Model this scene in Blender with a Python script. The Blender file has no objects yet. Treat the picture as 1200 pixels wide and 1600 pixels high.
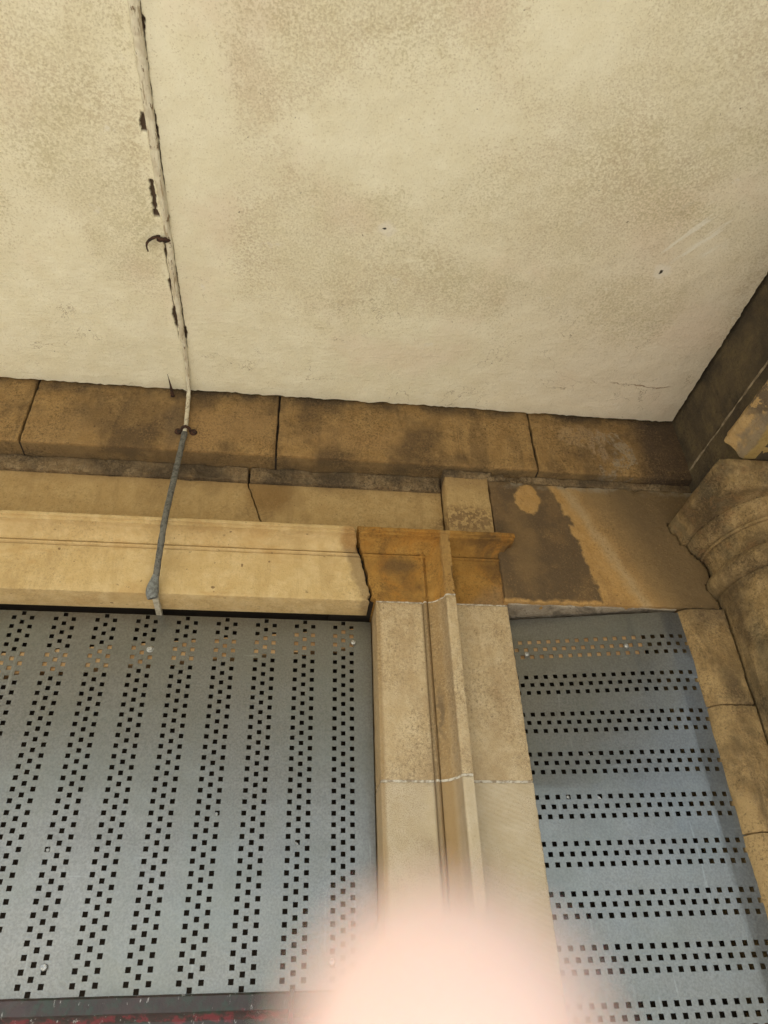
import bpy, bmesh, math, random
from mathutils import Vector, Matrix, noise
random.seed(7)
S = bpy.context.scene
COL = S.collection
R_ = math.radians

# ------------------------------------------------------------------ camera, sky, sun, exposure
# world: x along the wall to the right, y into the wall, z up; the lens is at eye height
EYE = 1.62
cd = bpy.data.cameras.new("camera"); cam = bpy.data.objects.new("camera", cd); COL.objects.link(cam)
F, YAW, PITCH, ROLL = 1159.236, .148328, .626746, -.038236
fwd = Vector((math.sin(YAW)*math.cos(PITCH), math.cos(YAW)*math.cos(PITCH), math.sin(PITCH)))
rt = Vector((math.cos(YAW), -math.sin(YAW), 0)); up = rt.cross(fwd)
c_, s_ = math.cos(ROLL), math.sin(ROLL)
r2 = c_*rt + s_*up; u2 = -s_*rt + c_*up
cam.matrix_world = Matrix(((r2.x, u2.x, -fwd.x, 0), (r2.y, u2.y, -fwd.y, 0), (r2.z, u2.z, -fwd.z, EYE), (0, 0, 0, 1)))
cd.sensor_fit = 'VERTICAL'; cd.sensor_height = 34.6; cd.sensor_width = 25.95
cd.lens = F/1600*34.6
cd.clip_start = .004; cd.clip_end = 2000
cd.dof.use_dof = True; cd.dof.focus_distance = 2.2; cd.dof.aperture_fstop = 6.3   # a phone's own 4 mm aperture at this size
S.camera = cam
S.render.resolution_x = 768; S.render.resolution_y = 1024

SUN_EL, SUN_AZ = 41, 205            # azimuth from +y clockwise: behind the photographer
w = bpy.data.worlds.new("World"); S.world = w; w.use_nodes = True
nt = w.node_tree; bg = nt.nodes['Background']
sky = nt.nodes.new('ShaderNodeTexSky'); sky.sky_type = 'NISHITA'; sky.sun_disc = False
sky.sun_elevation = R_(SUN_EL); sky.sun_rotation = R_(SUN_AZ)
nt.links.new(sky.outputs[0], bg.inputs[0]); bg.inputs[1].default_value = .12
ld = bpy.data.lights.new("sun", 'SUN'); ld.energy = 4.2; ld.angle = R_(.5); ld.color = (1, .95, .87)
sun = bpy.data.objects.new("sun", ld); COL.objects.link(sun)
sd = Vector((math.sin(R_(SUN_AZ))*math.cos(R_(SUN_EL)), math.cos(R_(SUN_AZ))*math.cos(R_(SUN_EL)), math.sin(R_(SUN_EL))))
sun.rotation_euler = sd.to_track_quat('Z', 'Y').to_euler()
S.view_settings.view_transform = 'Standard'; S.view_settings.look = 'None'
S.view_settings.exposure = 1.5; S.view_settings.gamma = 1

# ------------------------------------------------------------------ object helpers
def tag(o, label, cat, group=None, kind=None):
    if label: o['label'] = label
    if cat: o['category'] = cat
    if group: o['group'] = group
    if kind: o['kind'] = kind
    return o
def empty(name, loc, label, cat, group=None, kind=None):
    o = bpy.data.objects.new(name, None); COL.objects.link(o); o.location = loc; o.empty_display_size = .1
    return tag(o, label, cat, group, kind)
def link(name, bm, mat, parent=None, smooth=38, loc=(0, 0, 0)):
    bmesh.ops.recalc_face_normals(bm, faces=bm.faces)
    for f in bm.faces: f.smooth = True
    for e in bm.edges:
        if len(e.link_faces) == 2: e.smooth = e.calc_face_angle(0) < R_(smooth)
    me = bpy.data.meshes.new(name); bm.to_mesh(me); bm.free()
    o = bpy.data.objects.new(name, me); COL.objects.link(o)
    if mat: me.materials.append(mat)
    if parent is not None:
        o.parent = parent; o.matrix_parent_inverse = Matrix.Translation(-Vector(parent.location))
    return o
def fn(v): return v if callable(v) else (lambda t: v)
def hash1(x, y=0., s=0.): return noise.noise(Vector((x, y, s)))
def lines(a, b, res, edge, extra=()):
    n = max(1, int(round((b-a)/res))); L = [a+(b-a)*i/n for i in range(n+1)]
    if edge: L += [a+edge*.3, a+edge, b-edge*.3, b-edge]
    L += [e for e in extra if a < e < b]
    L = sorted(set(round(v, 5) for v in L)); out = [L[0]]
    for v in L[1:]:
        if v-out[-1] > res*.08 or v == L[-1]: out.append(v)
    return out
def slab(name, mat, parent, x0, x1, z0, z1, Y, back, res=.008, edge=.004, amp=.0012, seed=0., rag=.0012,
         xb=(), zb=(), T=None, attr=None, xl=None, zl=None, smooth=38):
    """a dressed stone: front face a relief Y(x,z), worn arrises, slightly ragged outline, solid back to `back`"""
    Yf = Y if callable(Y) else (lambda x, z: Y)
    f0, f1 = fn(x0), fn(x1); zm = (z0+z1)/2; xa, xe = f0(zm), f1(zm)
    xs = xl or lines(xa, xe, res, edge, xb); zs = zl or lines(z0, z1, res, edge, zb)
    bm = bmesh.new(); T = T or (lambda x, y, z: (x, y, z)); grid = []; vals = []
    for j, z in enumerate(zs):
        row = []
        for i, x in enumerate(xs):
            a, b = f0(z), f1(z)
            t = (x-xa)/(xe-xa); X = a+(b-a)*t if (callable(x0) or callable(x1)) else x
            d = min(X-a, b-X, z-z0, z1-z)
            y = Yf(X, z)
            if edge and d < edge: y += edge-math.sqrt(max(0, edge*edge-(edge-d)**2))
            y += amp*(noise.noise(Vector((X*16, z*16, seed)))+.6*noise.noise(Vector((X*55, z*55, seed+3))))
            zz = z
            if d < edge*1.5 and rag:
                k = rag*(noise.noise(Vector((X*60, z*60, seed+9)))+.8*noise.noise(Vector((X*20, z*20, seed+7))))
                if i in (0, 1, len(xs)-1, len(xs)-2): X += k
                if j in (0, 1, len(zs)-1, len(zs)-2): zz += k
                c = noise.noise(Vector((X*28, z*28, seed+20)))
                if c > .35 and edge: y += (c-.35)*edge*4      # chips knocked off the arris
            row.append(bm.verts.new(T(X, y, zz)))
            if attr: vals.append(attr(X, z))
        grid.append(row)
    nx, nz = len(xs), len(zs)
    for j in range(nz-1):
        for i in range(nx-1): bm.faces.new((grid[j][i], grid[j][i+1], grid[j+1][i+1], grid[j+1][i]))
    loop = [(0, i) for i in range(nx)]+[(j, nx-1) for j in range(1, nz)]+[(nz-1, i) for i in range(nx-2, -1, -1)]+[(j, 0) for j in range(nz-2, 0, -1)]
    bk = []
    for (j, i) in loop:
        x = f0(zs[j])+(f1(zs[j])-f0(zs[j]))*(xs[i]-xa)/(xe-xa)
        bk.append(bm.verts.new(T(x, back, zs[j])))
    m = len(loop)
    for k in range(m):
        a, b = loop[k], loop[(k+1) % m]
        bm.faces.new((grid[a[0]][a[1]], bk[k], bk[(k+1) % m], grid[b[0]][b[1]]))
    bm.faces.new(bk)
    nv = len(bm.verts)
    o = link(name, bm, mat, parent, smooth)
    if attr:
        at = o.data.attributes.new('chip', 'FLOAT', 'POINT')
        for i in range(nv): at.data[i].value = vals[i] if i < len(vals) else 0
    return o
def box(name, mat, parent, a, b, bev=.004):
    bm = bmesh.new(); bmesh.ops.create_cube(bm, size=1)
    for v in bm.verts: v.co = Vector(((a[0]+b[0])/2+v.co.x*(b[0]-a[0]), (a[1]+b[1])/2+v.co.y*(b[1]-a[1]), (a[2]+b[2])/2+v.co.z*(b[2]-a[2])))
    if bev: bmesh.ops.bevel(bm, geom=bm.edges[:], offset=bev, segments=2, affect='EDGES', profile=.6)
    return link(name, bm, mat, parent)
def tube_bm(bm, pts, rad, seg=12, flat=(1, 1), cap=True, wob=0.):
    pts = [Vector(p) for p in pts]; n = len(pts); rings = []; prev = None
    for i, p in enumerate(pts):
        t = (pts[min(i+1, n-1)]-pts[max(i-1, 0)]).normalized()
        if prev is None:
            a = Vector((1, 0, 0)) if abs(t.x) < .8 else Vector((0, 0, 1)); nx = (a-t*a.dot(t)).normalized()
        else: nx = (prev-t*prev.dot(t)).normalized()
        prev = nx; ny = t.cross(nx); r = rad[i] if isinstance(rad, (list, tuple)) else rad
        ring = []
        for k in range(seg):
            an = 2*math.pi*k/seg; rr = r*(1+wob*noise.noise(Vector((i*.7, k*1.3, 5.))))
            ring.append(bm.verts.new(p+nx*math.cos(an)*rr*flat[0]+ny*math.sin(an)*rr*flat[1]))
        rings.append(ring)
    for i in range(n-1):
        for k in range(seg): bm.faces.new((rings[i][k], rings[i][(k+1) % seg], rings[i+1][(k+1) % seg], rings[i+1][k]))
    if cap: bm.faces.new(rings[0]); bm.faces.new(rings[-1])
def resample(pts, step, jit=0., seed=0.):
    """smooth curve through the points (Catmull-Rom)"""
    P = [Vector(p) for p in pts]; out = []
    for i in range(len(P)-1):
        p0, p1, p2, p3 = P[max(i-1, 0)], P[i], P[i+1], P[min(i+2, len(P)-1)]
        n = max(1, int((p2-p1).length/step))
        for k in range(n):
            t = k/n
            q = .5*((2*p1)+(-p0+p2)*t+(2*p0-5*p1+4*p2-p3)*t*t+(-p0+3*p1-3*p2+p3)*t**3)
            if jit: q = q+Vector((noise.noise(q*25+Vector((seed, 0, 0))), 0, 0))*jit
            out.append(q)
    out.append(P[-1]); return out
def lathe_bm(bm, cx, cy, prof, seg, a0=0, a1=2*math.pi, amp=0.):
    n = seg+(0 if abs(a1-a0-2*math.pi) < 1e-6 else 1); rings = []
    for (r, z) in prof:
        ring = []
        for k in range(n):
            an = a0+(a1-a0)*k/seg
            q = Vector((math.cos(an)*r*14, math.sin(an)*r*14, z*14)); rr = r+amp*(noise.noise(q)+.5*noise.noise(q*3.5))
            ring.append(bm.verts.new((cx+rr*math.cos(an), cy+rr*math.sin(an), z)))
        rings.append(ring)
    for i in range(len(prof)-1):
        for k in range(seg):
            bm.faces.new((rings[i][k], rings[i][(k+1) % n], rings[i+1][(k+1) % n], rings[i+1][k]))
    bm.faces.new(rings[0]); bm.faces.new(rings[-1])

# ------------------------------------------------------------------ material helpers
E_ = EYE
class G:
    def __init__(s, name):
        s.m = bpy.data.materials.new(name); s.m.use_nodes = True; s.t = s.m.node_tree; s.b = s.t.nodes['Principled BSDF']
        s.P = s.t.nodes.new('ShaderNodeNewGeometry').outputs['Position']
        sp = s.t.nodes.new('ShaderNodeSeparateXYZ')
        wn = s.noise(22, 3, .6, out='Color'); off = s.vm('SUBTRACT', wn, (.5, .5, .5)); off = s.vm('SCALE', off, None, .05)
        s.W = s.vm('ADD', s.P, off); s.t.links.new(s.W, sp.inputs[0]); s.x, s.y, s.z = sp.outputs
        sq = s.t.nodes.new('ShaderNodeSeparateXYZ'); s.t.links.new(s.P, sq.inputs[0]); s.xr, s.yr, s.zr = sq.outputs   # unwarped
    def set(s, i, v):
        if hasattr(v, 'links'): s.t.links.new(v, i)
        elif v is not None:
            if isinstance(v, (tuple, list)) and len(v) == 3 and len(i.default_value) == 4: v = (*v, 1)
            i.default_value = v
    def vm(s, op, a, b, sc=None):
        n = s.t.nodes.new('ShaderNodeVectorMath'); n.operation = op; s.set(n.inputs[0], a)
        if b is not None: s.set(n.inputs[1], b)
        if sc is not None: s.set(n.inputs['Scale'], sc)
        return n.outputs[0]
    def ma(s, op, a, b=None, c=None, clamp=False):
        n = s.t.nodes.new('ShaderNodeMath'); n.operation = op; n.use_clamp = clamp
        for k, v in enumerate((a, b, c)):
            if v is not None: s.set(n.inputs[k], v)
        return n.outputs[0]
    def noise(s, sc, det=4, rough=.55, vec=None, out='Fac', stretch=None, dist=0):
        n = s.t.nodes.new('ShaderNodeTexNoise'); n.inputs['Scale'].default_value = sc; n.inputs['Detail'].default_value = det
        n.inputs['Roughness'].default_value = rough; n.inputs['Distortion'].default_value = dist
        v = vec or s.P
        if stretch: v = s.vm('MULTIPLY', v, stretch)
        s.t.links.new(v, n.inputs['Vector']); return n.outputs[out]
    def step(s, v, a, b):
        n = s.t.nodes.new('ShaderNodeMapRange'); n.interpolation_type = 'SMOOTHSTEP'
        if a > b: n.inputs['From Min'].default_value, n.inputs['From Max'].default_value, n.inputs['To Min'].default_value, n.inputs['To Max'].default_value = b, a, 1, 0
        else: n.inputs['From Min'].default_value, n.inputs['From Max'].default_value = a, b
        s.set(n.inputs[0], v); return n.outputs[0]
    def mix(s, f, a, b, bt='MIX'):
        n = s.t.nodes.new('ShaderNodeMix'); n.data_type = 'RGBA'; n.blend_type = bt
        s.set(n.inputs['Factor'], f); s.set(n.inputs['A'], a); s.set(n.inputs['B'], b); return n.outputs['Result']
    def mul(s, *v):
        r = v[0]
        for q in v[1:]: r = s.ma('MULTIPLY', r, q)
        return r
    def ell(s, cx, cz, rx, rz, soft=.3, ax='z'):
        q = s.z if ax == 'z' else s.y
        a = s.ma('DIVIDE', s.ma('SUBTRACT', s.x, cx), rx); b = s.ma('DIVIDE', s.ma('SUBTRACT', q, cz), rz)
        d = s.ma('SQRT', s.ma('ADD', s.ma('MULTIPLY', a, a), s.ma('MULTIPLY', b, b)))
        if ax == 'z' and rx > .06:
            if not hasattr(s, 'wz'): s.wz = s.ma('ADD', s.ma('MULTIPLY', s.ma('SUBTRACT', s.noise(9, 6, .7, dist=.5, stretch=(1, 1, .6)), .5), 2.0), s.ma('MULTIPLY', s.ma('SUBTRACT', s.noise(60, 4, .7), .5), .7))
            if cz > 1.53: d = s.ma('ADD', d, s.wz)
        if ax == 'y':
            if not hasattr(s, 'wb'): s.wb = s.ma('ADD', s.ma('MULTIPLY', s.ma('SUBTRACT', s.noise(5, 6, .65, dist=.6), .5), 1.6), s.ma('MULTIPLY', s.ma('SUBTRACT', s.noise(34, 4, .7), .5), .8))
            if rx > .05: d = s.ma('ADD', d, s.wb)
        return s.step(d, 1+soft, 1-soft)
    def half(s, px, pz, nx, nz, soft):
        """1 on the side of the line through (px,pz) that (nx,nz) points to"""
        d = s.ma('ADD', s.ma('MULTIPLY', s.x, nx), s.ma('MULTIPLY', s.z, nz)); d = s.ma('SUBTRACT', d, px*nx+pz*nz)
        return s.step(d, -soft, soft)
    def bump(s, h, dist, strength=1., prev=None):
        n = s.t.nodes.new('ShaderNodeBump'); n.inputs['Distance'].default_value = dist; n.inputs['Strength'].default_value = strength
        s.set(n.inputs['Height'], h)
        if prev is not None: s.t.links.new(prev, n.inputs['Normal'])
        return n.outputs[0]
    def done(s, col, rough=.9, nrm=None, metal=0.):
        s.set(s.b.inputs['Base Color'], col); s.set(s.b.inputs['Roughness'], rough); s.set(s.b.inputs['Metallic'], metal)
        if nrm is not None: s.t.links.new(nrm, s.b.inputs['Normal'])
        return s.m

def stone(name, base, dark, light, dk=(.5, .68), speck=.35, layers=None, bs=1., grain=260):
    g = G(name)
    big = g.noise(5, 5, .6); mid = g.noise(26, 5, .65); fine = g.noise(grain, 3, .7); gr2 = g.noise(120, 4, .75)
    c = g.mix(g.step(mid, .35, .7), base, light)
    c = g.mix(g.mul(g.step(big, dk[0], dk[1]), .85), c, dark)
    st = g.noise(14, 6, .7, stretch=(1, 1, .22), dist=.8); c = g.mix(g.mul(g.step(st, .50, .66), .45), c, dark)
    if layers: c = layers(g, c)
    c = g.mix(g.mul(g.step(fine, .56, .74), speck), c, tuple(v*.3 for v in dark))
    c = g.mix(g.mul(g.step(fine, .42, .25), speck*.6), c, light)
    g3 = g.noise(165, 3, .8); cl = g.ma('ADD', .25, g.ma('MULTIPLY', g.step(g.noise(7, 5, .65), .36, .64), .95))
    c = g.mix(g.mul(g.step(gr2, .50, .66), cl, min(1, speck*1.1)), c, tuple(v*.5 for v in dark)); c = g.mix(g.mul(g.step(gr2, .47, .30), cl, speck*.6), c, tuple(min(1, v*1.25) for v in light))
    c = g.mix(g.mul(g.step(g3, .53, .66), cl, min(1, speck*1.1)), c, tuple(v*.45 for v in dark)); c = g.mix(g.mul(g.step(g3, .44, .32), cl, speck*.45), c, tuple(min(1, v*1.35) for v in light))
    pit = g.noise(75, 2, .5); c = g.mix(g.mul(g.step(pit, .70, .76), .55), c, tuple(v*.35 for v in dark))
    n = g.bump(mid, .012, .6*bs); n = g.bump(gr2, .004, .7*bs, n); n = g.bump(fine, .003, .65*bs, n)
    return g.done(c, .92, n)

def L_beam(g, c):
    c = g.mix(g.mul(g.ell(-.55, 1.70, .16, .09, .5), .45), c, (.085, .055, .028))
    c = g.mix(g.mul(g.ell(-.75, 1.60, .10, .09, .5), .5), c, (.30, .19, .08))
    c = g.mix(g.mul(g.ell(-.33, 1.66, .09, .10, .5), .8), c, (.36, .22, .09))
    c = g.mix(g.mul(g.ell(-.40, 1.68, .035, .08, .5), .6), c, (.10, .07, .04))
    c = g.mix(g.mul(g.ell(-.16, 1.70, .08, .09, .5), .55), c, (.30, .185, .08))
    c = g.mix(g.mul(g.ell(.2, 1.66, .16, .05, .5), .35), c, (.33, .20, .085))
    pl = g.mul(g.ell(.99, 1.735, .085, .045, .3), g.step(g.noise(24, 5, .7), .42, .5)); c = g.mix(g.mul(pl, .8), c, (.37, .25, .125))
    dr = g.mul(g.ell(1.055, 1.70, .035, .075, .3), g.step(g.noise(40, 4, .7, stretch=(1, 1, .3)), .46, .52)); c = g.mix(g.mul(dr, .8), c, (.36, .25, .14))
    rim = g.mul(g.ell(.97, 1.66, .185, .125, .05), g.ma('SUBTRACT', 1., g.ell(.955, 1.665, .172, .118, .10)), g.step(g.x, 1.0, 1.06), g.step(g.noise(30, 4, .6), .34, .5))
    c = g.mix(g.mul(rim, .75), c, (.36, .30, .21))
    c = g.mix(g.mul(g.step(g.yr, 1.862, 1.875), .5), c, (.085, .066, .035))  # shade on the beam's underside put into the colour
    c = g.mix(g.mul(g.step(g.x, 1.13, 1.25), .85), c, (.06, .040, .027))
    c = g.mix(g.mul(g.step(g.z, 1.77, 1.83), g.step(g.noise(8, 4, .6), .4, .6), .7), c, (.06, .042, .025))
    return c
def L_fillet(g, c):      # darker towards the top of the course
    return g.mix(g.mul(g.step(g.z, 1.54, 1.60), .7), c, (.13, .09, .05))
def L_frieze(g, c):
    c = g.mix(g.mul(g.ell(-.09, 1.50, .075, .11, .25), .7), c, (.22, .12, .035))
    c = g.mix(g.mul(g.ell(.55, 1.37, .09, .05, .4), g.step(g.noise(60, 3, .7), .42, .55), .75), c, (.16, .09, .04))
    return g.mix(g.mul(g.step(g.z, 1.46, 1.53), .5), c, (.26, .16, .07))
def L_arch(g, c):
    c = g.mix(g.mul(g.step(g.noise(7, 4, .6, stretch=(1, 1, 3)), .55, .68), .35), c, (.46, .27, .09))
    c = g.mix(g.mul(g.half(.165, 1.2, 1, .35, .012), g.step(g.z, 1.265, 1.23), .7), c, (.25, .17, .085))
    c = g.mix(g.mul(g.ell(.18, 1.265, .04, .03, .4), .6), c, (.30, .14, .03))
    d = g.noise(38, 1, .5); return g.mix(g.mul(g.step(d, .765, .775), .8), c, (.16, .09, .04))
def L_corner(g, c):
    c = g.mix(g.mul(g.step(g.noise(8, 4, .6, dist=1.5), .45, .65), .6), c, (.42, .19, .028))
    c = g.mix(g.mul(g.ell(.32, 1.19, .05, .03, .6), .75), c, (.10, .06, .025))
    c = g.mix(g.mul(g.half(.6, 1.12, .6, -1, .03), g.step(g.x, .5, .56), .55), c, (.20, .14, .085))
    c = g.mix(g.mul(g.step(g.xr, .444, .449), g.step(g.xr, .479, .475), g.step(g.zr, E_+1.268, E_+1.262), .5), c, (.38, .25, .10))  # lit face of the upright fillet painted as a paler stripe
    return g.mix(g.mul(g.step(g.zr, E_+1.268, E_+1.276), .5), c, (.48, .32, .13))
def L_pier(g, c):
    wv = g.noise(3, 3, .6, stretch=(1, 1, .5)); c = g.mix(g.mul(g.step(g.xr, .384, .402), g.step(g.xr, .452, .425), g.ma('ADD', .62, g.ma('MULTIPLY', wv, .45))), c, (.29, .18, .068))
    c = g.mix(g.mul(g.step(g.xr, .380, .387), g.step(g.xr, .401, .393), .55), c, (.15, .095, .04)); c = g.mix(g.mul(g.step(g.xr, .432, .441), g.step(g.xr, .452, .446), .45), c, (.16, .10, .045))
    c = g.mix(g.mul(g.step(g.xr, .30, .39), g.step(g.xr, .395, .385), g.step(g.noise(6, 4, .6), .45, .65), .35), c, (.25, .17, .09))
    c = g.mix(g.mul(g.ell(.418, .73, .006, .06, .8), .6), c, (.08, .055, .035))
    v = g.noise(420, 2, .8); cl = g.noise(6, 4, .6)
    c = g.mix(g.mul(g.step(v, .50, .62), g.step(cl, .40, .62), .55), c, (.19, .115, .06))
    c = g.mix(g.mul(g.step(g.xr, .266, .256), .6), c, (.27, .165, .06))
    return c
def L_block(g, c):
    # dark crust with a hard flaked edge
    edge = g.ma('MINIMUM', g.half(.855, 1.49, -.93, -.36, .006), 1.)
    e2 = g.half(.925, 1.2, -.97, -.2, .006)
    crust = g.mul(g.ma('MINIMUM', edge, g.ma('MAXIMUM', e2, g.half(0, 1.36, 0, 1, .01))), g.ma('SUBTRACT', 1., g.ell(.765, 1.462, .045, .055, .12)))
    crust = g.mul(crust, g.step(g.z, 1.075, 1.09))
    c = g.mix(crust, c, g.mix(g.step(g.noise(12, 4, .6), .4, .65), (.10, .066, .034), (.16, .10, .045)))
    c = g.mix(g.mul(g.ell(.72, 1.27, .05, .13, .5), crust, .5), c, (.22, .14, .06))
    gr = g.half(1.02, 1.3, .93, .38, .05)
    c = g.mix(g.mul(gr, .88), c, (.225, .148, .066))
    c = g.mix(g.mul(g.half(1.115, 1.3, .93, .30, .06), .7), c, (.105, .072, .036))
    st = g.mul(g.half(.975, 1.3, .93, .38, .02), g.half(1.01, 1.3, -.93, -.38, .02))
    c = g.mix(g.mul(st, .55), c, (.42, .33, .20))
    c = g.mix(g.mul(g.step(g.z, 1.50, 1.53), g.step(g.noise(18, 4, .6), .42, .6), .7), c, (.30, .26, .19))
    return c
def L_sof(g, c):
    v = g.noise(10, 4, .6, stretch=(1, 1, 6), dist=2.); c = g.mix(g.step(v, .42, .62), c, (.20, .17, .13))
    return c
def L_jamb(g, c):
    v = g.noise(9, 6, .7, stretch=(1.5, 1, .6), dist=.8)
    c = g.mix(g.mul(g.step(v, .40, .68), .7), c, (.12, .08, .035))
    c = g.mix(g.mul(g.step(g.x, 1.27, 1.22), g.step(g.noise(5, 3, .5), .45, .6), .7), c, (.50, .34, .15))
    return g.mix(g.mul(g.step(g.z, .95, 1.06), g.step(g.x, 1.18, 1.24), .6), c, (.11, .075, .045))
def L_col(g, c):
    c = g.mix(g.mul(g.step(g.noise(11, 4, .6, stretch=(1, 1, .25)), .50, .68), .5), c, (.085, .075, .045))
    al = g.step(g.noise(9, 4, .6), .35, .6)
    c = g.mix(g.mul(g.step(g.zr, E_+1.30, E_+1.312), g.step(g.yr, 1.63, 1.57), g.step(g.xr, 1.27, 1.31), al, .85), c, (.24, .215, .035))  # algae on the near side
    for zz in (1.3135, 1.249, 1.184, 1.113): c = g.mix(g.mul(g.step(g.zr, E_+zz-.007, E_+zz-.001), g.step(g.zr, E_+zz+.007, E_+zz+.001), .85), c, (.035, .028, .016))   # recess shade and dirt drawn as dark lines in the grooves
    c = g.mix(g.mul(g.step(g.z, 1.14, 1.2), g.step(g.noise(20, 4, .7), .52, .66), .5), c, (.30, .17, .07))
    return c
def L_ob(g, c):
    c = g.mix(g.mul(g.step(g.y, 1.44, 1.40), g.step(g.noise(26, 4, .6), .42, .47)), c, (.13, .095, .06))
    c = g.mix(g.mul(g.step(g.z, 1.415, 1.405), .7), c, (.42, .30, .09))
    return g.mix(g.mul(g.ell(1.32, 1.43, .012, .05, .4), .8), c, (.24, .19, .13))

M = {}
M['beam'] = stone('dark_sandstone', (.30, .178, .062), (.105, .064, .028), (.39, .245, .095), (.44, .66), .5, L_beam)
M['fillet'] = stone('crumbling_sandstone', (.25, .165, .078), (.085, .06, .035), (.40, .29, .16), (.45, .62), .6, L_fillet, 1.8)
M['frieze'] = stone('ochre_sandstone', (.42, .28, .115), (.30, .195, .08), (.48, .335, .15), (.5, .7), .28, L_frieze, .7)
M['arch'] = stone('yellow_sandstone', (.57, .41, .19), (.45, .31, .135), (.65, .495, .26), (.55, .75), .22, L_arch, .6)
M['corner'] = stone('rust_stained_sandstone', (.31, .16, .032), (.12, .062, .018), (.40, .22, .05), (.5, .68), .35, L_corner, .8)
M['pier'] = stone('buff_sandstone', (.50, .375, .215), (.38, .265, .14), (.58, .46, .29), (.5, .72), .5, L_pier, .9, 300)
M['block'] = stone('flaking_sandstone', (.42, .245, .08), (.30, .17, .06), (.47, .29, .11), (.5, .7), .3, L_block, .8)
M['soffit'] = stone('grey_sandstone', (.38, .32, .24), (.22, .17, .12), (.48, .42, .34), (.5, .7), .3, L_sof)
M['jamb'] = stone('weathered_jamb_stone', (.29, .185, .075), (.10, .066, .032), (.42, .29, .135), (.45, .66), .45, L_jamb, 1.2)
M['col'] = stone('grey_brown_column_stone', (.275, .182, .075), (.075, .048, .022), (.42, .295, .14), (.45, .66), .5, L_col, 1.2)
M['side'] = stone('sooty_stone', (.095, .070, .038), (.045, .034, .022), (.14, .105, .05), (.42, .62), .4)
M['ob'] = stone('orange_flaking_stone', (.46, .30, .125), (.32, .20, .08), (.55, .40, .2), (.5, .7), .35, L_ob)
def mat_mortar():
    g = G('white_mortar'); c = g.mix(g.step(g.noise(60, 4, .6), .4, .6), (.60, .55, .46), (.30, .24, .17)); return g.done(c, .95, g.bump(g.noise(200, 3), .003))
M['mortar'] = mat_mortar()
def simple0(name, a, b):
    g = G(name); return g.done(g.mix(g.step(g.noise(30, 4, .6), .4, .6), a, b), .95)
def mat_dark():
    g = G('dark_joint_and_gap'); return g.done((.035, .026, .018), 1.)
M['dark'] = mat_dark()
M['mortar2'] = simple0('grey_mortar', (.33, .27, .18), (.16, .125, .08))
def mat_pier_tool():
    # the lower stone still shows fine diagonal tool marks
    g = G('tooled_buff_sandstone'); fine = g.noise(300, 3, .7); mid = g.noise(24, 5, .6)
    c = g.mix(g.step(mid, .35, .7), (.48, .385, .25), (.54, .45, .315))
    c = L_pier(g, c)
    wv = g.t.nodes.new('ShaderNodeTexWave'); wv.inputs['Scale'].default_value = 26; wv.inputs['Distortion'].default_value = 2.2; wv.inputs['Detail'].default_value = 3
    mp = g.t.nodes.new('ShaderNodeMapping'); mp.inputs['Rotation'].default_value = (0, R_(68), 0); g.t.links.new(g.P, mp.inputs[0]); g.t.links.new(mp.outputs[0], wv.inputs['Vector'])
    m = g.mul(wv.outputs['Fac'], g.step(g.x, .47, .52))
    c = g.mix(g.mul(m, g.step(g.noise(5, 3), .4, .6), .13), c, (.68, .60, .46)); c = g.mix(g.mul(g.step(fine, .56, .74), .4), c, (.12, .08, .04))
    n = g.bump(mid, .008, .4); n = g.bump(m, .002, .25, n); n = g.bump(fine, .003, .6, n); return g.done(c, .92, n)
M['tool'] = mat_pier_tool()
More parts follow.
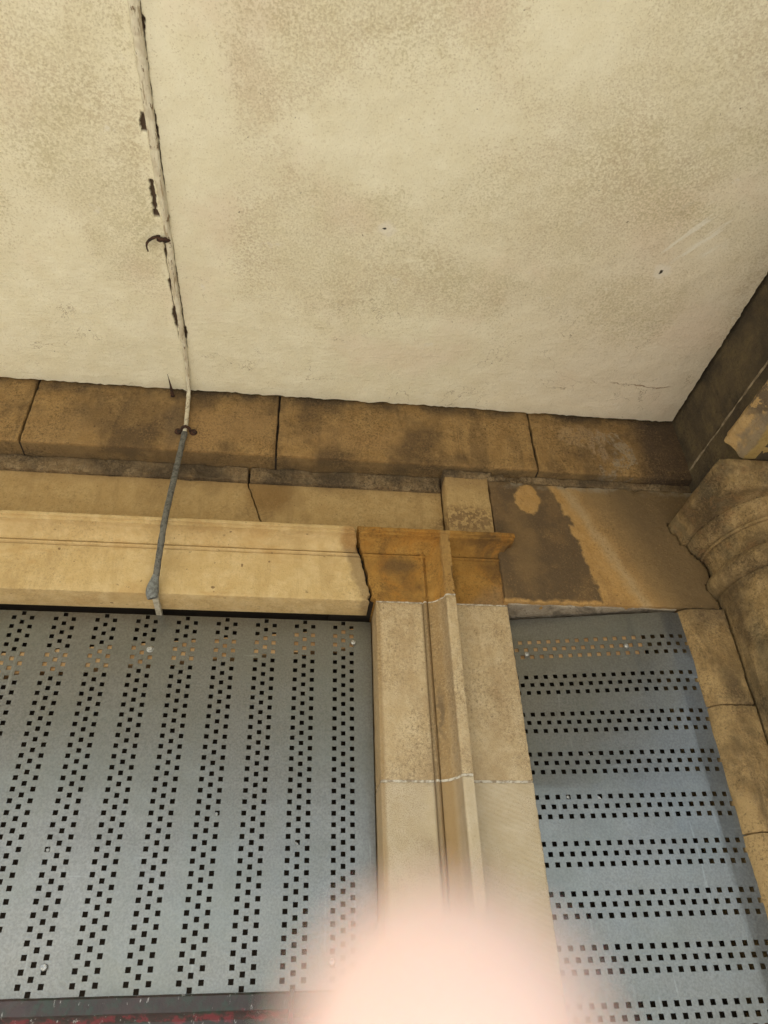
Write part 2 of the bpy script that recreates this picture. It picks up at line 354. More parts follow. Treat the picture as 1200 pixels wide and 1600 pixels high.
def mat_ceiling():
    g = G('painted_plaster_with_mould')
    at = g.t.nodes.new('ShaderNodeAttribute'); at.attribute_name = 'chip'
    big = g.noise(2.0, 4, .55, dist=.6); mid = g.noise(11, 5, .6)
    c = g.mix(g.step(mid, .35, .65), (.82, .775, .58), (.87, .835, .65))
    # warmer, duller paint towards the corner with the side beam
    c = g.mix(g.mul(g.step(g.x, .2, 1.3), g.step(g.y, .6, 1.5), .62), c, (.70, .60, .49))
    c = g.mix(g.mul(g.step(g.noise(3.3, 4, .5), .52, .70), .30), c, (.76, .60, .47))
    sp = g.noise(135, 3, .6, dist=.2); sp2 = g.noise(210, 2, .6)
    clean = g.ma('MAXIMUM', g.ell(.17, .94, .24, .11, .3, 'y'), g.ell(.36, .87, .22, .05, .4, 'y'))
    clean = g.ma('MAXIMUM', clean, g.ell(.57, .56, .12, .2, .5, 'y')); clean = g.ma('MAXIMUM', clean, g.ell(-.30, 1.1, .09, 1., .5, 'y'))
    zone = g.mul(g.step(big, .36, .56), g.ma('SUBTRACT', 1., clean), g.step(g.y, 1.62, 1.36))
    heavy = g.ma('MAXIMUM', g.ell(-.62, .95, .16, .26, .7, 'y'), g.ell(.0, 1.25, .33, .22, .7, 'y'))
    heavy = g.ma('MAXIMUM', heavy, g.ell(.75, .95, .35, .42, .7, 'y')); heavy = g.ma('MAXIMUM', heavy, g.ell(.2, .62, .40, .14, .6, 'y'))
    zone = g.mul(g.ma('MAXIMUM', zone, heavy), g.ma('SUBTRACT', 1., clean))
    c = g.mix(g.mul(zone, .14), c, (.60, .50, .32))
    spz = g.ma('ADD', sp, g.ma('MULTIPLY', zone, .17))
    c = g.mix(g.mul(g.step(spz, .57, .76), g.ma('ADD', .16, g.ma('MULTIPLY', g.step(g.noise(3.7, 5, .65), .36, .66), .30))), c, g.mix(g.step(g.noise(4, 3), .4, .6), (.46, .35, .21), (.42, .37, .18)))
    c = g.mix(g.mul(g.step(g.ma('ADD', sp2, g.ma('MULTIPLY', zone, .12)), .60, .74), .26), c, (.36, .29, .15))
    c = g.mix(g.mul(g.step(sp2, .60, .70), .22), c, (.45, .36, .22))
    c = g.mix(g.mul(g.step(g.noise(13, 5, .7), .66, .72), .5), c, (.80, .77, .68))        # scuffs of fresher filler
    v = g.t.nodes.new('ShaderNodeTexVoronoi'); v.feature = 'F1'; v.inputs['Scale'].default_value = 11; g.t.links.new(g.W, v.inputs['Vector'])
    c = g.mix(g.mul(g.step(v.outputs['Distance'], .035, .02), .8), c, (.14, .10, .06))    # pinholes
    for (a, b) in ((.214, 1.172), (1.036, 1.228)):
        c = g.mix(g.mul(g.ell(a, b, .024, .022, .35, 'y'), .6), c, (.80, .76, .66)); c = g.mix(g.ell(a, b, .0055, .0055, .3, 'y'), c, (.05, .04, .03))
    # hairline cracks
    cr = g.noise(3.0, 6, .62, dist=.3); cr = g.ma('ABSOLUTE', g.ma('SUBTRACT', cr, .5))
    c = g.mix(g.mul(g.step(cr, .0022, .0008), g.step(g.y, 1.25, 1.55), g.step(g.noise(4, 2), .45, .55), .8), c, (.30, .23, .14))
    ln = g.ma('ABSOLUTE', g.ma('SUBTRACT', g.y, g.ma('ADD', 1.672, g.ma('MULTIPLY', g.noise(7, 4, .6), .02))))
    c = g.mix(g.mul(g.step(ln, .0035, .001), g.step(g.xr, .84, .92), g.step(g.noise(11, 3), .40, .52), .8), c, (.27, .17, .09))
    mpv = g.t.nodes.new('ShaderNodeMapping'); mpv.inputs['Rotation'].default_value = (0, 0, R_(52)); g.t.links.new(g.P, mpv.inputs[0])
    scr = g.noise(40, 4, .6, vec=mpv.outputs[0], stretch=(.12, 1, 1)); c = g.mix(g.mul(g.step(scr, .52, .60), g.ell(1.08, 1.10, .10, .09, .4, 'y'), .65), c, (.86, .84, .74))
    c = g.mix(g.mul(g.step(g.noise(16, 6, .75), .60, .70), g.ell(.62, 1.25, .45, .22, .6, 'y'), .5), c, (.84, .81, .70))
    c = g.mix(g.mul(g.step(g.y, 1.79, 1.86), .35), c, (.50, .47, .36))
    c = g.mix(at.outputs['Fac'], c, (.075, .048, .030))
    h = g.ma('ADD', g.ma('MULTIPLY', g.noise(7, 6, .6), 1.), g.ma('MULTIPLY', g.noise(60, 3, .6), .12))
    n = g.bump(h, .018, .4); n = g.bump(sp, .002, .4, n)
    tr = g.noise(18, 4, .6, stretch=(1, 3, 1), dist=1.5); n = g.bump(g.mul(tr, g.step(g.y, 1.1, 1.5)), .005, .4, n); return g.done(c, .85, n)
M['ceil'] = mat_ceiling()
def mat_metal():
    g = G('galvanised_steel'); v = g.t.nodes.new('ShaderNodeTexVoronoi'); v.inputs['Scale'].default_value = 150; g.t.links.new(g.P, v.inputs['Vector'])
    sp = g.noise(190, 3, .6); big = g.noise(3, 4, .6); lo = g.noise(14, 5, .6)
    c = g.mix(g.step(sp, .3, .7), (.165, .163, .152), (.222, .220, .208)); c = g.mix(g.mul(g.step(big, .4, .65), .35), c, (.17, .185, .165))
    c = g.mix(g.mul(g.step(lo, .55, .75), .25), c, (.15, .16, .14))
    sc = g.noise(60, 3, .6, stretch=(1, 1, .06)); c = g.mix(g.mul(g.step(sc, .66, .72), .25), c, (.36, .37, .36))
    ho = g.noise(45, 3, .6, stretch=(.08, 1, 1)); c = g.mix(g.mul(g.step(ho, .68, .74), .3), c, (.33, .34, .33))
    r = g.ma('ADD', g.ma('MULTIPLY', lo, .15), .25); r = g.ma('ADD', r, g.ma('MULTIPLY', sp, .08))
    n = g.bump(g.noise(4, 3, .5), .010, .5); n = g.bump(sp, .0006, .5, n)
    return g.done(c, r, n, .88)
M['metal'] = mat_metal()
def simple(name, a, b, sc=40, rough=.6, metal=0., bmp=.002, t=(.4, .6)):
    g = G(name); f = g.noise(sc, 4, .65); return g.done(g.mix(g.step(f, *t), a, b), rough, g.bump(f, bmp), metal)
M['bolt'] = simple('dull_zinc', (.55, .55, .53), (.36, .36, .35), 200, .4, .9)
M['rust'] = simple('rusty_iron', (.075, .032, .018), (.022, .014, .010), 120, .95, 0., .004)
M['cableg'] = simple('grey_cable_sheath', (.15, .148, .13), (.05, .048, .042), 90, .7, 0, .004, (.4, .7))
M['boot'] = simple('blue_grey_boot', (.20, .215, .215), (.12, .125, .12), 120, .6)
M['trunk'] = simple('white_plastic_trunking', (.55, .52, .43), (.38, .35, .27), 60, .5)
def mat_paintedpipe():
    g = G('flaking_cream_paint'); f = g.noise(70, 4, .7, stretch=(1, .35, 1)); c = g.mix(g.step(g.noise(30, 4), .4, .6), (.74, .70, .55), (.62, .56, .42))
    c = g.mix(g.step(f, .60, .64), c, (.20, .14, .08)); c = g.mix(g.mul(g.step(g.noise(110, 3, .7, stretch=(1, .12, 1)), .58, .64), .7), c, (.30, .22, .12)); return g.done(c, .7, g.bump(f, .004))
M['pipe'] = mat_paintedpipe()
def mat_backing():
    g = G('tan_timber_batten'); c = g.mix(g.step(g.noise(20, 4, .6, stretch=(.2, 1, 1)), .4, .6), (.60, .38, .18), (.42, .24, .10)); return g.done(c, .8)
M['batten'] = mat_backing()
def mat_frame():
    g = G('worn_black_paint'); f = g.noise(38, 5, .7); s = g.noise(110, 4, .7, stretch=(1, 1, .25))
    c = g.mix(g.step(f, .45, .62), (.030, .020, .018), (.022, .034, .024)); c = g.mix(g.mul(g.step(g.noise(9, 3), .5, .65), .6), c, (.055, .028, .028))
    red = g.mul(g.step(g.z, EYE+.078, EYE+.071), g.step(g.z, EYE+.060, EYE+.066), g.step(f, .44, .56)); c = g.mix(g.mul(red, .8), c, (.17, .018, .028))
    c = g.mix(g.mul(g.step(s, .63, .69), .75), c, (.42, .40, .38)); return g.done(c, .45, g.bump(f, .003))
M['frame'] = mat_frame()
M['paving'] = simple('stone_paving', (.46, .42, .35), (.34, .31, .26), 3, .9, 0, .01)
M['ground'] = simple('pale_gravel_ground', (.36, .33, .26), (.26, .26, .18), .4, .95, 0, .02)
M['skin'] = None

E0 = EYE                              # heights below are measured from the lens
def Z(*v): return [E0+q for q in v] if len(v) > 1 else E0+v[0]
# the stain and shade layers above are written in the same heights: shift the shader's z once
for m in bpy.data.materials:
    t = m.node_tree
    for n in list(t.nodes):
        if n.bl_idname == 'ShaderNodeSeparateXYZ' and m.name != 'worn_black_paint':
            for l in list(n.outputs[2].links):
                pass
            z = t.nodes.new('ShaderNodeMath'); z.operation = 'SUBTRACT'; z.inputs[1].default_value = E0
            tg = [l.to_socket for l in n.outputs[2].links]
            for s in tg: t.links.new(z.outputs[0], s)
            t.links.new(n.outputs[2], z.inputs[0])
def TZ(x, y, z): return (x, y, z+E0)

# ------------------------------------------------------------------ ground
bm = bmesh.new(); bmesh.ops.create_grid(bm, x_segments=2, y_segments=2, size=600)
g_ = link('ground', bm, M['ground']); g_.location.z = -.14; tag(g_, 'pale open ground around the portico', 'ground', kind='structure')
pv = box('pavement', M['paving'], None, (-6, -5, -.13), (4, 3.2, 0), .01); tag(pv, 'stone pavement under the portico', 'pavement', kind='structure')

# ------------------------------------------------------------------ ceiling
slots = [(-.377, .719, -.378, .748, .0052), (-.384, .809, -.383, .84, .005), (-.382, .844, -.385, .913, .003), (-.379, .919, -.377, .949, .0044), (-.376, .95, -.374, .987, .0041), (-.374, .987, -.375, 1.204, .0014),
         (-.404, .929, -.405, .972, .0074), (-.406, 1.098, -.404, 1.203, .006), (-.392, 1.278, -.391, 1.331, .0033), (-.372, 1.355, -.372, 1.392, .0045), (-.39, 1.398, -.391, 1.44, .0038), (-.388, 1.496, -.384, 1.576, .0047),
         (-.363, 1.574, -.363, 1.622, .0052), (-.3705, 1.263, -.362, 1.66, .0010), (-.396, .7, -.399, .731, .0026), (-.3805, .40, -.3775, .98, .0010), (-.392, 1.30, -.384, 1.62, .0006)]
def chip(x, y):
    v = 0
    for (xa, a, xb, b, wd) in slots:
        if a-.02 < y < b+.02:
            k = (y-a)/(b-a); cx = xa+(xb-xa)*k
            wv = wd*(.75+.9*noise.noise(Vector((y*55, xa*9, 1.)))+.6*noise.noise(Vector((y*170, xa*9, 4.)))+.35*math.sin(math.pi*min(1, max(0, k)))); dx = abs(x-cx-.002*noise.noise(Vector((y*60, 2., xa))))
            v = max(v, min(1, max(0, (wv+.0008-dx)/.0016))*min(1, max(0, min(y-a, b-y)/.004+.5)))
    return v
def ceilY(x, y):
    h = 1.823+.006*noise.noise(Vector((x*1.6, y*1.6, 4)))+.0025*noise.noise(Vector((x*6, y*6, 2)))
    h += .0012*noise.noise(Vector((x*22, y*22, 2)))
    b = (x+.383)**2
    h -= .004*math.exp(-b/.0006)                     # paint and filler built up along the conduit
    h += .007*chip(x, y)
    d = 1.856-y
    if d < .03: h -= .002*noise.noise(Vector((x*30, 1, 8)))
    return h
xsl = [-3.4+.2*i for i in range(12)]+[-1.05+.013*i for i in range(48)]+[-.426+.0015*i for i in range(60)]+[-.334+.013*i for i in range(129)]+[1.345, 1.352]
xsl = sorted(set(round(v, 4) for v in xsl)); ysl = [-1.3, -1.1]+[-.9+.12*i for i in range(11)]+[.44+.005*i for i in range(282)]
cl = slab('ceiling', M['ceil'], None, -3.4, lambda y: 1.355+.005*noise.noise(Vector((y*26, 3, 3)))+.003*noise.noise(Vector((y*90, 3, 3))), -1.3, 1.846, ceilY, 2.05, xl=xsl, zl=ysl, edge=0, amp=0,
          T=lambda x, h, y: (x, y+(.006*noise.noise(Vector((x*19, 5, 1)))+.006*noise.noise(Vector((x*75, 5, 1)))+.002 if y > 1.84 else 0), h+E0), attr=chip, smooth=60)
tag(cl, 'cream painted plaster ceiling with brown mould speckles and hairline cracks', 'ceiling', kind='structure')
fb = box('added_front_beam', M['side'], None, (-3.4, -1.6, E0+1.403), (2.0, -1.302, E0+2.0495), .006); tag(fb, 'added stone beam behind the photographer, unseen, holding light off the upper wall', 'beam')  # added out of view to darken the upper wall and its reflections
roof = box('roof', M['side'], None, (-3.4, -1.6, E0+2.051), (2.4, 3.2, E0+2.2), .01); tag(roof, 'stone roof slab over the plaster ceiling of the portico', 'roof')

# ------------------------------------------------------------------ main wall
wall = empty('stone_wall', (0, 2.1, 0), 'sandstone portico wall with a moulded lintel, a stained pilaster and two screened openings', 'wall')
def cyma(t):       # 0 at the fascia, 1 at the fillet
    return t-.13*math.sin(2*math.pi*t)
def wob(z, s, a=.004): return a*noise.noise(Vector((z*9, s, 0)))+a*.6*noise.noise(Vector((z*40, s, 3)))
# top course (projecting beam of blocks)
xj = [-3.3, -2.55, -1.70, -.862, -.069, .812, 1.42]
for i in range(6):
    a, b = xj[i], xj[i+1]; res = .009 if b > -1.2 else .05
    def Yb(x, z): return 1.86+(.006 if z > 1.80 else 0)*0+(.003 if x > .812 else 0)
    slab('beam_block', M['beam'], wall, a+.003, b-.003, 1.568, 1.86, Yb, 2.2, res=res, edge=.006, amp=.0022, seed=i*7.3, rag=.0025, T=TZ)
    slab('beam_soffit', M['side'] if False else M['beam'], wall, a+.004, b-.004, 1.878, 1.93, lambda x, y: 1.566, 1.60, res=res, edge=.0, amp=.001, T=lambda x, h, y: (x, y, h+E0))if False else None
slab('joint_and_gap_fill', M['dark'], wall, -3.3, 1.36, 1.57, 1.85, 1.878, 2.2, res=.2, edge=0, amp=0, rag=0, T=TZ)
# crumbling fillet under the beam
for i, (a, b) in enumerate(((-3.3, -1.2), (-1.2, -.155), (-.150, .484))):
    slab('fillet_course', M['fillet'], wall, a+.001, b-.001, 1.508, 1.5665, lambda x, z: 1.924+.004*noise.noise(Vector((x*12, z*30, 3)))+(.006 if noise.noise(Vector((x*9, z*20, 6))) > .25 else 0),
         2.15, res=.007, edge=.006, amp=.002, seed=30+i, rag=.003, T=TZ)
# frieze: two stones parted by a slanting crack
def crk(z): t = (1.506-z)/(1.506-1.29); return -.155+.075*t+.003*noise.noise(Vector((z*50, 0, 0)))
slab('frieze_stone', M['frieze'], wall, -3.3, -1.02, 1.28, 1.5065, 1.935, 2.15, res=.04, seed=41, T=TZ)
slab('frieze_stone', M['frieze'], wall, -1.018, lambda z: crk(z)-.002, 1.28, 1.5065, 1.935, 2.15, res=.009, amp=.0012, edge=.002, seed=42, rag=.001, T=TZ)
slab('frieze_stone', M['frieze'], wall, lambda z: crk(z)+.002, .484, 1.28, 1.5065, 1.936, 2.15, res=.009, amp=.0012, edge=.002, seed=43, rag=.001, T=TZ)
slab('joint_and_gap_fill', M['dark'], wall, -3.2, .63, 1.30, 1.56, 1.955, 2.15, res=.2, edge=0, amp=0, rag=0, T=TZ)
slab('pilaster_neck', M['frieze'], wall, .489, .636, 1.27, 1.548, lambda x, z: 1.885+.002*noise.noise(Vector((x*20, z*20, 0))), 2.15, res=.007, edge=.004, seed=47, rag=.002, T=TZ)
# architrave
def mould(t):      # t: 0 at the fascia edge .. 1 at the outer arris; quirk, bead, hollow, step, fillet
    if t < .03: return 1.90
    if t < .06: return 1.9035
    if t < .20: u = (t-.06)/.14; return 1.8995-.008*math.sin(math.pi*u)
    if t < .23: return 1.9025
    if t < .66: u = (t-.23)/.43; return 1.896-.036*u**1.9
    if t < .69: return 1.860-.014*(t-.66)/.03
    return 1.843
def Yh(z):
    if z < 1.213: return 1.90
    t = (z-1.213)/.0775
    if t < .69: return mould(t)
    if t < .80: return 1.8445
    return 1.8385
def Yv(x):
    if x < .384: return 1.90
    if x < .476: return mould((x-.384)/.092)
    if x < .480: return 1.843+.057*(x-.476)/.004
    return 1.90
TT = [.03, .045, .06, .08, .10, .13, .16, .18, .20, .215, .23, .28, .33, .38, .43, .48, .53, .58, .63, .66, .675, .69, .80, .82]
zb = [1.213]+[1.213+.0775*t for t in TT]
xbv = [.384]+[.384+.092*t for t in TT]+[.476, .478, .480, .483]
def crack(z):
    t = (1.29-z)/(1.29-1.066)
    return .192+.052*t+.010*math.sin(t*5)*.5+.010*noise.noise(Vector((z*23, 2, 0)))+.007*noise.noise(Vector((z*61, 7, 0)))+.002*noise.noise(Vector((z*140, 2, 0)))
slab('lintel_stone', M['arch'], wall, -3.3, -1.36, 1.066, 1.2895, lambda x, z: Yh(z), 1.991, res=.03, zb=zb, seed=50, T=TZ)
slab('lintel_stone', M['arch'], wall, -1.357, lambda z: crack(z)-.0055-.005*max(0, (z-1.10)/.19)*(1+noise.noise(Vector((z*35, 11, 0)))), 1.066, 1.2895, lambda x, z: Yh(z)+.001*noise.noise(Vector((x*3, z*9, 0))), 1.991, res=.008, zb=zb, edge=.005, amp=.0009, seed=51, rag=.001, T=TZ)
slab('joint_and_gap_fill', M['dark'], wall, -3.3, .247, 1.085, 1.28, 1.993, 2.12, res=.3, edge=0, amp=0, rag=0, T=TZ)  # near-black fill that gives the gap behind the lintel its shade
slab('joint_and_gap_fill', M['dark'], wall, .12, .30, 1.075, 1.275, 1.925, 2.1, res=.1, edge=0, amp=0, rag=0, T=TZ)
def capx(z):
    return .648 if z < 1.213 else .648+max(0, 1.90-Yh(z))*.58
def Ycap(x, z):
    y = min(Yh(z), Yv(x))
    e = capx(z)-x                                    # the cap returns round its end
    if z > 1.213 and e < .02: y = min(1.90, y+.0)
    return y
slab('corner_stone', M['corner'], wall, lambda z: max(crack(z)+.0025, .192) if z > 1.075 else .2495, capx, 1.0675, 1.29, Ycap, 2.12, res=.006, xb=xbv, zb=zb, edge=.0035, amp=.0011, seed=53, rag=.0012, T=TZ)
# the jamb stones under it, full width of surround and pilaster
def Ypier(x, z): return Yv(x)
for k, (z0, z1, mt) in enumerate(((.5525, 1.0645, 'pier'), (-.42, .5475, 'tool'), (-1.0, -.424, 'pier'), (-E0, -1.004, 'pier'))):
    slab('jamb_stone', M[mt], wall, .2495, .648, z0, z1, Ypier, 2.12, res=.0075 if k < 2 else .03, xb=xbv, edge=.004, amp=.0012, seed=60+k, rag=.0014, T=TZ)
def mort(z0, z1, seed):
    bm = bmesh.new()
    xs = lines(.251, .646, .004, 0, xbv); row = []
    for x in xs:
        d = Yv(x)+.0015+.0016*noise.noise(Vector((x*60, seed, 0))); h = .0006*noise.noise(Vector((x*90, seed, 4)))
        row.append([bm.verts.new(TZ(x, d, z0+h)), bm.verts.new(TZ(x, d, z1+h)), bm.verts.new(TZ(x, 2.1, z1)), bm.verts.new(TZ(x, 2.1, z0))])
    for a, b in zip(row, row[1:]):
        for i in range(4): bm.faces.new((a[i], a[(i+1) % 4], b[(i+1) % 4], b[i]))
    bm.faces.new(row[0]); bm.faces.new(row[-1]); link('mortar_joint', bm, M['mortar'], wall)
mort(.5470, .5530, 1.); mort(1.0640, 1.0680, 2.); mort(-.4245, -.4195, 3.)
CP = [(-9., .262), (-.9, .262), (1.10, .238), (1.115, .245), (1.15, .2655), (1.183, .238), (1.222, .2385), (1.249, .25), (1.28, .276), (1.31, .285), (1.313, .30), (1.345, .303), (1.36, .321), (1.397, .3235), (1.4, 0.)]
def colx(z, y):     # where the column meets the wall
    for (a, ra), (b, rb) in zip(CP, CP[1:]):
        if a <= z <= b: r = ra+(rb-ra)*(z-a)/(b-a); break
    else: return 9.
    return 1.566-(r if z > 1.312 else math.sqrt(max(0, r*r-(y-1.84)**2)))
def open_joint(x, z, y):
    w_ = .008+.003*noise.noise(Vector((z*14, 3, 3)))+.0015*noise.noise(Vector((z*60, 3, 3)))
    return .07*min(1, max(0, (w_-(colx(z, y)-x))/.002)) if x > 1.2 and z < 1.397 else 0
# big block over the narrow opening
slab('lintel_block', M['block'], wall, .6385, 1.42, 1.073, 1.532, lambda x, z: 1.889+.002*noise.noise(Vector((x*5, z*5, 0)))-(.0018 if (x < .93-.25*(z-1.3) and x > .64) else 0)+open_joint(x, z, 1.889), 2.12, res=.009, xb=[1.20+.003*k for k in range(50)], edge=.007, amp=.002, seed=71, rag=.003, T=TZ)
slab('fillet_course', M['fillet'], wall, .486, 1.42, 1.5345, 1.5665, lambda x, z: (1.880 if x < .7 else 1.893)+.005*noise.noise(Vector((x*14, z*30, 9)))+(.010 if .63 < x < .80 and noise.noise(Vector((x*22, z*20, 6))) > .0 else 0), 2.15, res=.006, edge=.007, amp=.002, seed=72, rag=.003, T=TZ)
slab('grey_soffit', M['soffit'], wall, .65, 1.185, 1.899, 2.0, lambda x, y: 1.0705+.002*noise.noise(Vector((x*9, y*9, 0))), 1.09, res=.01, edge=.002, amp=.001, T=lambda x, h, y: (x, y, h+E0))
slab('dark_filling', M['dark'], wall, .66, 1.34, -E0, 1.06, 2.11, 2.2, res=.3, edge=0, amp=0, rag=0, T=TZ)
# right jamb of the narrow opening: worn rounded stones
def jx(z): return 1.176+.008*min(1, max(0, (1.06-z)/.3))+.004*noise.noise(Vector((z*14, 1, 1)))
def Yj(x, z):
    d = x-jx(z); y = 1.868
    if d < .05: y += .05-math.sqrt(max(0, .0025-(.05-d)**2))
    return y+.003*noise.noise(Vector((x*15, z*9, 4)))+open_joint(x, z, 1.868)
for k, (z0, z1) in enumerate(((.7585, 1.062), (.42, .7555), (.05, .417), (-E0, .047))):
    slab('jamb_stone', M['jamb'], wall, jx, 1.36, z0, z1, Yj, 2.12, res=.009 if k < 3 else .04, xb=[1.18, 1.185, 1.19]+[1.285+.003*k for k in range(20)], edge=.004, amp=.002, seed=80+k, rag=.002, T=TZ)
slab('joint_and_gap_fill', M['dark'], wall, 1.21, 1.34, -1.5, 1.08, 1.892, 2.1, res=.2, edge=0, amp=0, rag=0, T=TZ)
rw = slab('added_side_wall', M['side'], None, .5, 1.88, -1.62, 1.40, 1.84, 2.2, res=.1, edge=0, amp=.004, T=lambda s, d, z: (d, s, z+E0)); tag(rw, 'added dark side wall behind the right hand column, unseen, darkening the right side', 'wall')  # unseen wall added to keep light off the right side
# wall beyond the column, and the dark room behind the openings
slab('outer_wall', M['pier'], wall, 1.425, 2.4, -E0, 1.86, 1.89, 2.2, res=.05, T=TZ)
slab('far_jamb', M['pier'], wall, -3.4, -1.7, -E0, 1.065, 1.90, 2.12, res=.05, T=TZ)
bm = bmesh.new(); q = [TZ(x, y, z) for z in (-E0+.01, 1.7) for y in (2.12, 3.1) for x in (-3.4, 2.4)]
v = [bm.verts.new(p) for p in q]
for f in ((0, 1, 3, 2), (4, 5, 7, 6), (2, 3, 7, 6), (0, 2, 6, 4), (1, 3, 7, 5)): bm.faces.new([v[i] for i in f])
link('room_lining', bm, M['dark'], wall)
slab('wall_core', M['dark'], wall, .30, .62, -E0, 1.5, 2.121, 3.0, res=.4, edge=0, amp=0, rag=0, T=TZ)

# ------------------------------------------------------------------ side beam on the right and column
beam = empty('stone_side_beam', (1.57, .5, 0), 'sooty dark stone beam running out from the wall above the column on the right', 'beam')
TX = lambda s, d, z: (d, s, z+E0)
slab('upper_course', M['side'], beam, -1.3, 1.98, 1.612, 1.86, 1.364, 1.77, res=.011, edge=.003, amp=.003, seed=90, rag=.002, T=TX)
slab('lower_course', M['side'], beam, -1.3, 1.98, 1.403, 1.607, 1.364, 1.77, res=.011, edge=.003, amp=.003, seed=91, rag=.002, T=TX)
slab('pale_joint', M['mortar2'], beam, -1.3, 1.90, 1.6045, 1.6145, lambda s, z: 1.3650+.0012*noise.noise(Vector((s*20, z*9, 3))), 1.6, res=.01, edge=0, amp=.001, rag=.0, T=TX)
def prism_y(name, mat, parent, prof, y0, y1, n, amp, seed):
    P = []
    for (a, b) in zip(prof, prof[1:]+prof[:1]):
        L = math.dist(a, b); k = max(1, int(L/.008))
        for i in range(k): P.append((a[0]+(b[0]-a[0])*i/k, a[1]+(b[1]-a[1])*i/k))
    bm = bmesh.new(); rows = []
    for j in range(n+1):
        y = y0+(y1-y0)*j/n; row = []
        for (x, z) in P:
            q = Vector((x*25, y*25, z*25+seed)); e = .0
            row.append(bm.verts.new(TZ(x+amp*noise.noise(q), y+(amp*2.2*noise.noise(q*2) if j == n else 0), z+amp*noise.noise(q+Vector((9, 9, 9))))))
        rows.append(row)
    m = len(P)
    for a, b in zip(rows, rows[1:]):
        for i in range(m): bm.faces.new((a[i], a[(i+1) % m], b[(i+1) % m], b[i]))
    bm.faces.new(rows[0]); bm.faces.new(rows[-1]); return link(name, bm, mat, parent, 45)
prism_y('architrave_moulding', M['ob'], beam, [(1.3635, 1.535), (1.312, 1.505), (1.306, 1.492), (1.296, 1.484), (1.289, 1.472), (1.291, 1.462), (1.304, 1.450), (1.311, 1.440), (1.313, 1.425), (1.317, 1.410), (1.328, 1.4035), (1.80, 1.4035), (1.80, 1.535)], -.9, 1.555, 260, .0022, 4.)

colm = empty('column', (1.566, 1.87, 0), 'weathered round stone column with a square capital set against the wall on the right', 'column')
bm = bmesh.new()
prof = [(.30, -E0+.0), (.30, -E0+.12), (.27, -E0+.16), (.262, -1.2)]
for k in range(24): t = k/23; prof.append((.262-.024*t**1.4, -.9+t*2.0))
prof += [(.2385, 1.112)]
lathe_bm(bm, 1.566, 1.84, [(r, z+E0) for r, z in prof], 120, amp=.0015); link('shaft', bm, M['col'], colm)
bm = bmesh.new()
prof = [(.236, 1.108), (.2362, 1.113), (.246, 1.115), (.256, 1.124), (.263, 1.137), (.2655, 1.150), (.263, 1.162), (.257, 1.173), (.249, 1.180), (.238, 1.183), (.2370, 1.195), (.2385, 1.222), (.243, 1.244), (.245, 1.249),
        (.254, 1.2495), (.2545, 1.258), (.250, 1.261), (.262, 1.266), (.274, 1.278), (.282, 1.292), (.286, 1.304), (.284, 1.312), (.27, 1.314)]
P2 = []
for a, b in zip(prof, prof[1:]):
    k = max(1, int(math.dist(a, b)/.005))
    P2 += [(a[0]+(b[0]-a[0])*i/k, a[1]+(b[1]-a[1])*i/k) for i in range(k)]
lathe_bm(bm, 1.566, 1.84, [(r, z+E0) for r, z in P2+[prof[-1]]], 150, amp=.0007); link('echinus', bm, M['col'], colm, 50)
# abacus: square plan, cavetto under a fillet
bm = bmesh.new()
ap = [(.27, 1.3125), (.298, 1.3135), (.301, 1.316), (.302, 1.338), (.3025, 1.343), (.306, 1.350), (.313, 1.356), (.3215, 1.360), (.3235, 1.364), (.3235, 1.388), (.321, 1.3935), (.31, 1.397)]
cs = []
N = 44
for s in range(4):
    for i in range(N):
        t = -1+2*i/N; cs.append({0: (-1, -t), 1: (t, -1), 2: (1, t), 3: (-t, 1)}[s])
order = sorted(cs, key=lambda p: math.atan2(p[1], p[0])); rows = []
for (r, z) in ap:
    row = []
    for (a, b) in order:
        k = 1
        if abs(a) > .93 and abs(b) > .93: k = .988
        q = Vector((a*6, b*6, z*20)); d = .0014*noise.noise(q)+.0012*noise.noise(q*4)+(-.006*max(0, noise.noise(q*1.7)-.35))
        row.append(bm.verts.new(TZ(1.566+a*r*k+a*d, 1.87+b*r*k+b*d, z+.001*noise.noise(q*2))))
    rows.append(row)
m = len(order)
for a, b in zip(rows, rows[1:]):
    for i in range(m): bm.faces.new((a[i], a[(i+1) % m], b[(i+1) % m], b[i]))
bm.faces.new(rows[0]); bm.faces.new(rows[-1]); link('abacus', bm, M['col'], colm, 50)
bm = bmesh.new(); lathe_bm(bm, 1.566, 1.84, [(.25, E0+.498), (.276, E0+.505), (.284, E0+.522), (.286, E0+.540), (.274, E0+.552), (.25, E0+.556)], 120, amp=.006); link('annulet', bm, M['jamb'], colm, 50)
# the front column the side beam also rests on (behind the photographer's right shoulder)
def copy_tree(o, loc):
    c = o.copy(); COL.objects.link(c); c.location = loc
    for ch in o.children:
        d = ch.copy(); COL.objects.link(d); d.parent = c
    return c
front = copy_tree(colm, (1.566, -1.45, 0)); front['label'] = 'free standing stone column at the open front end of the side beam'

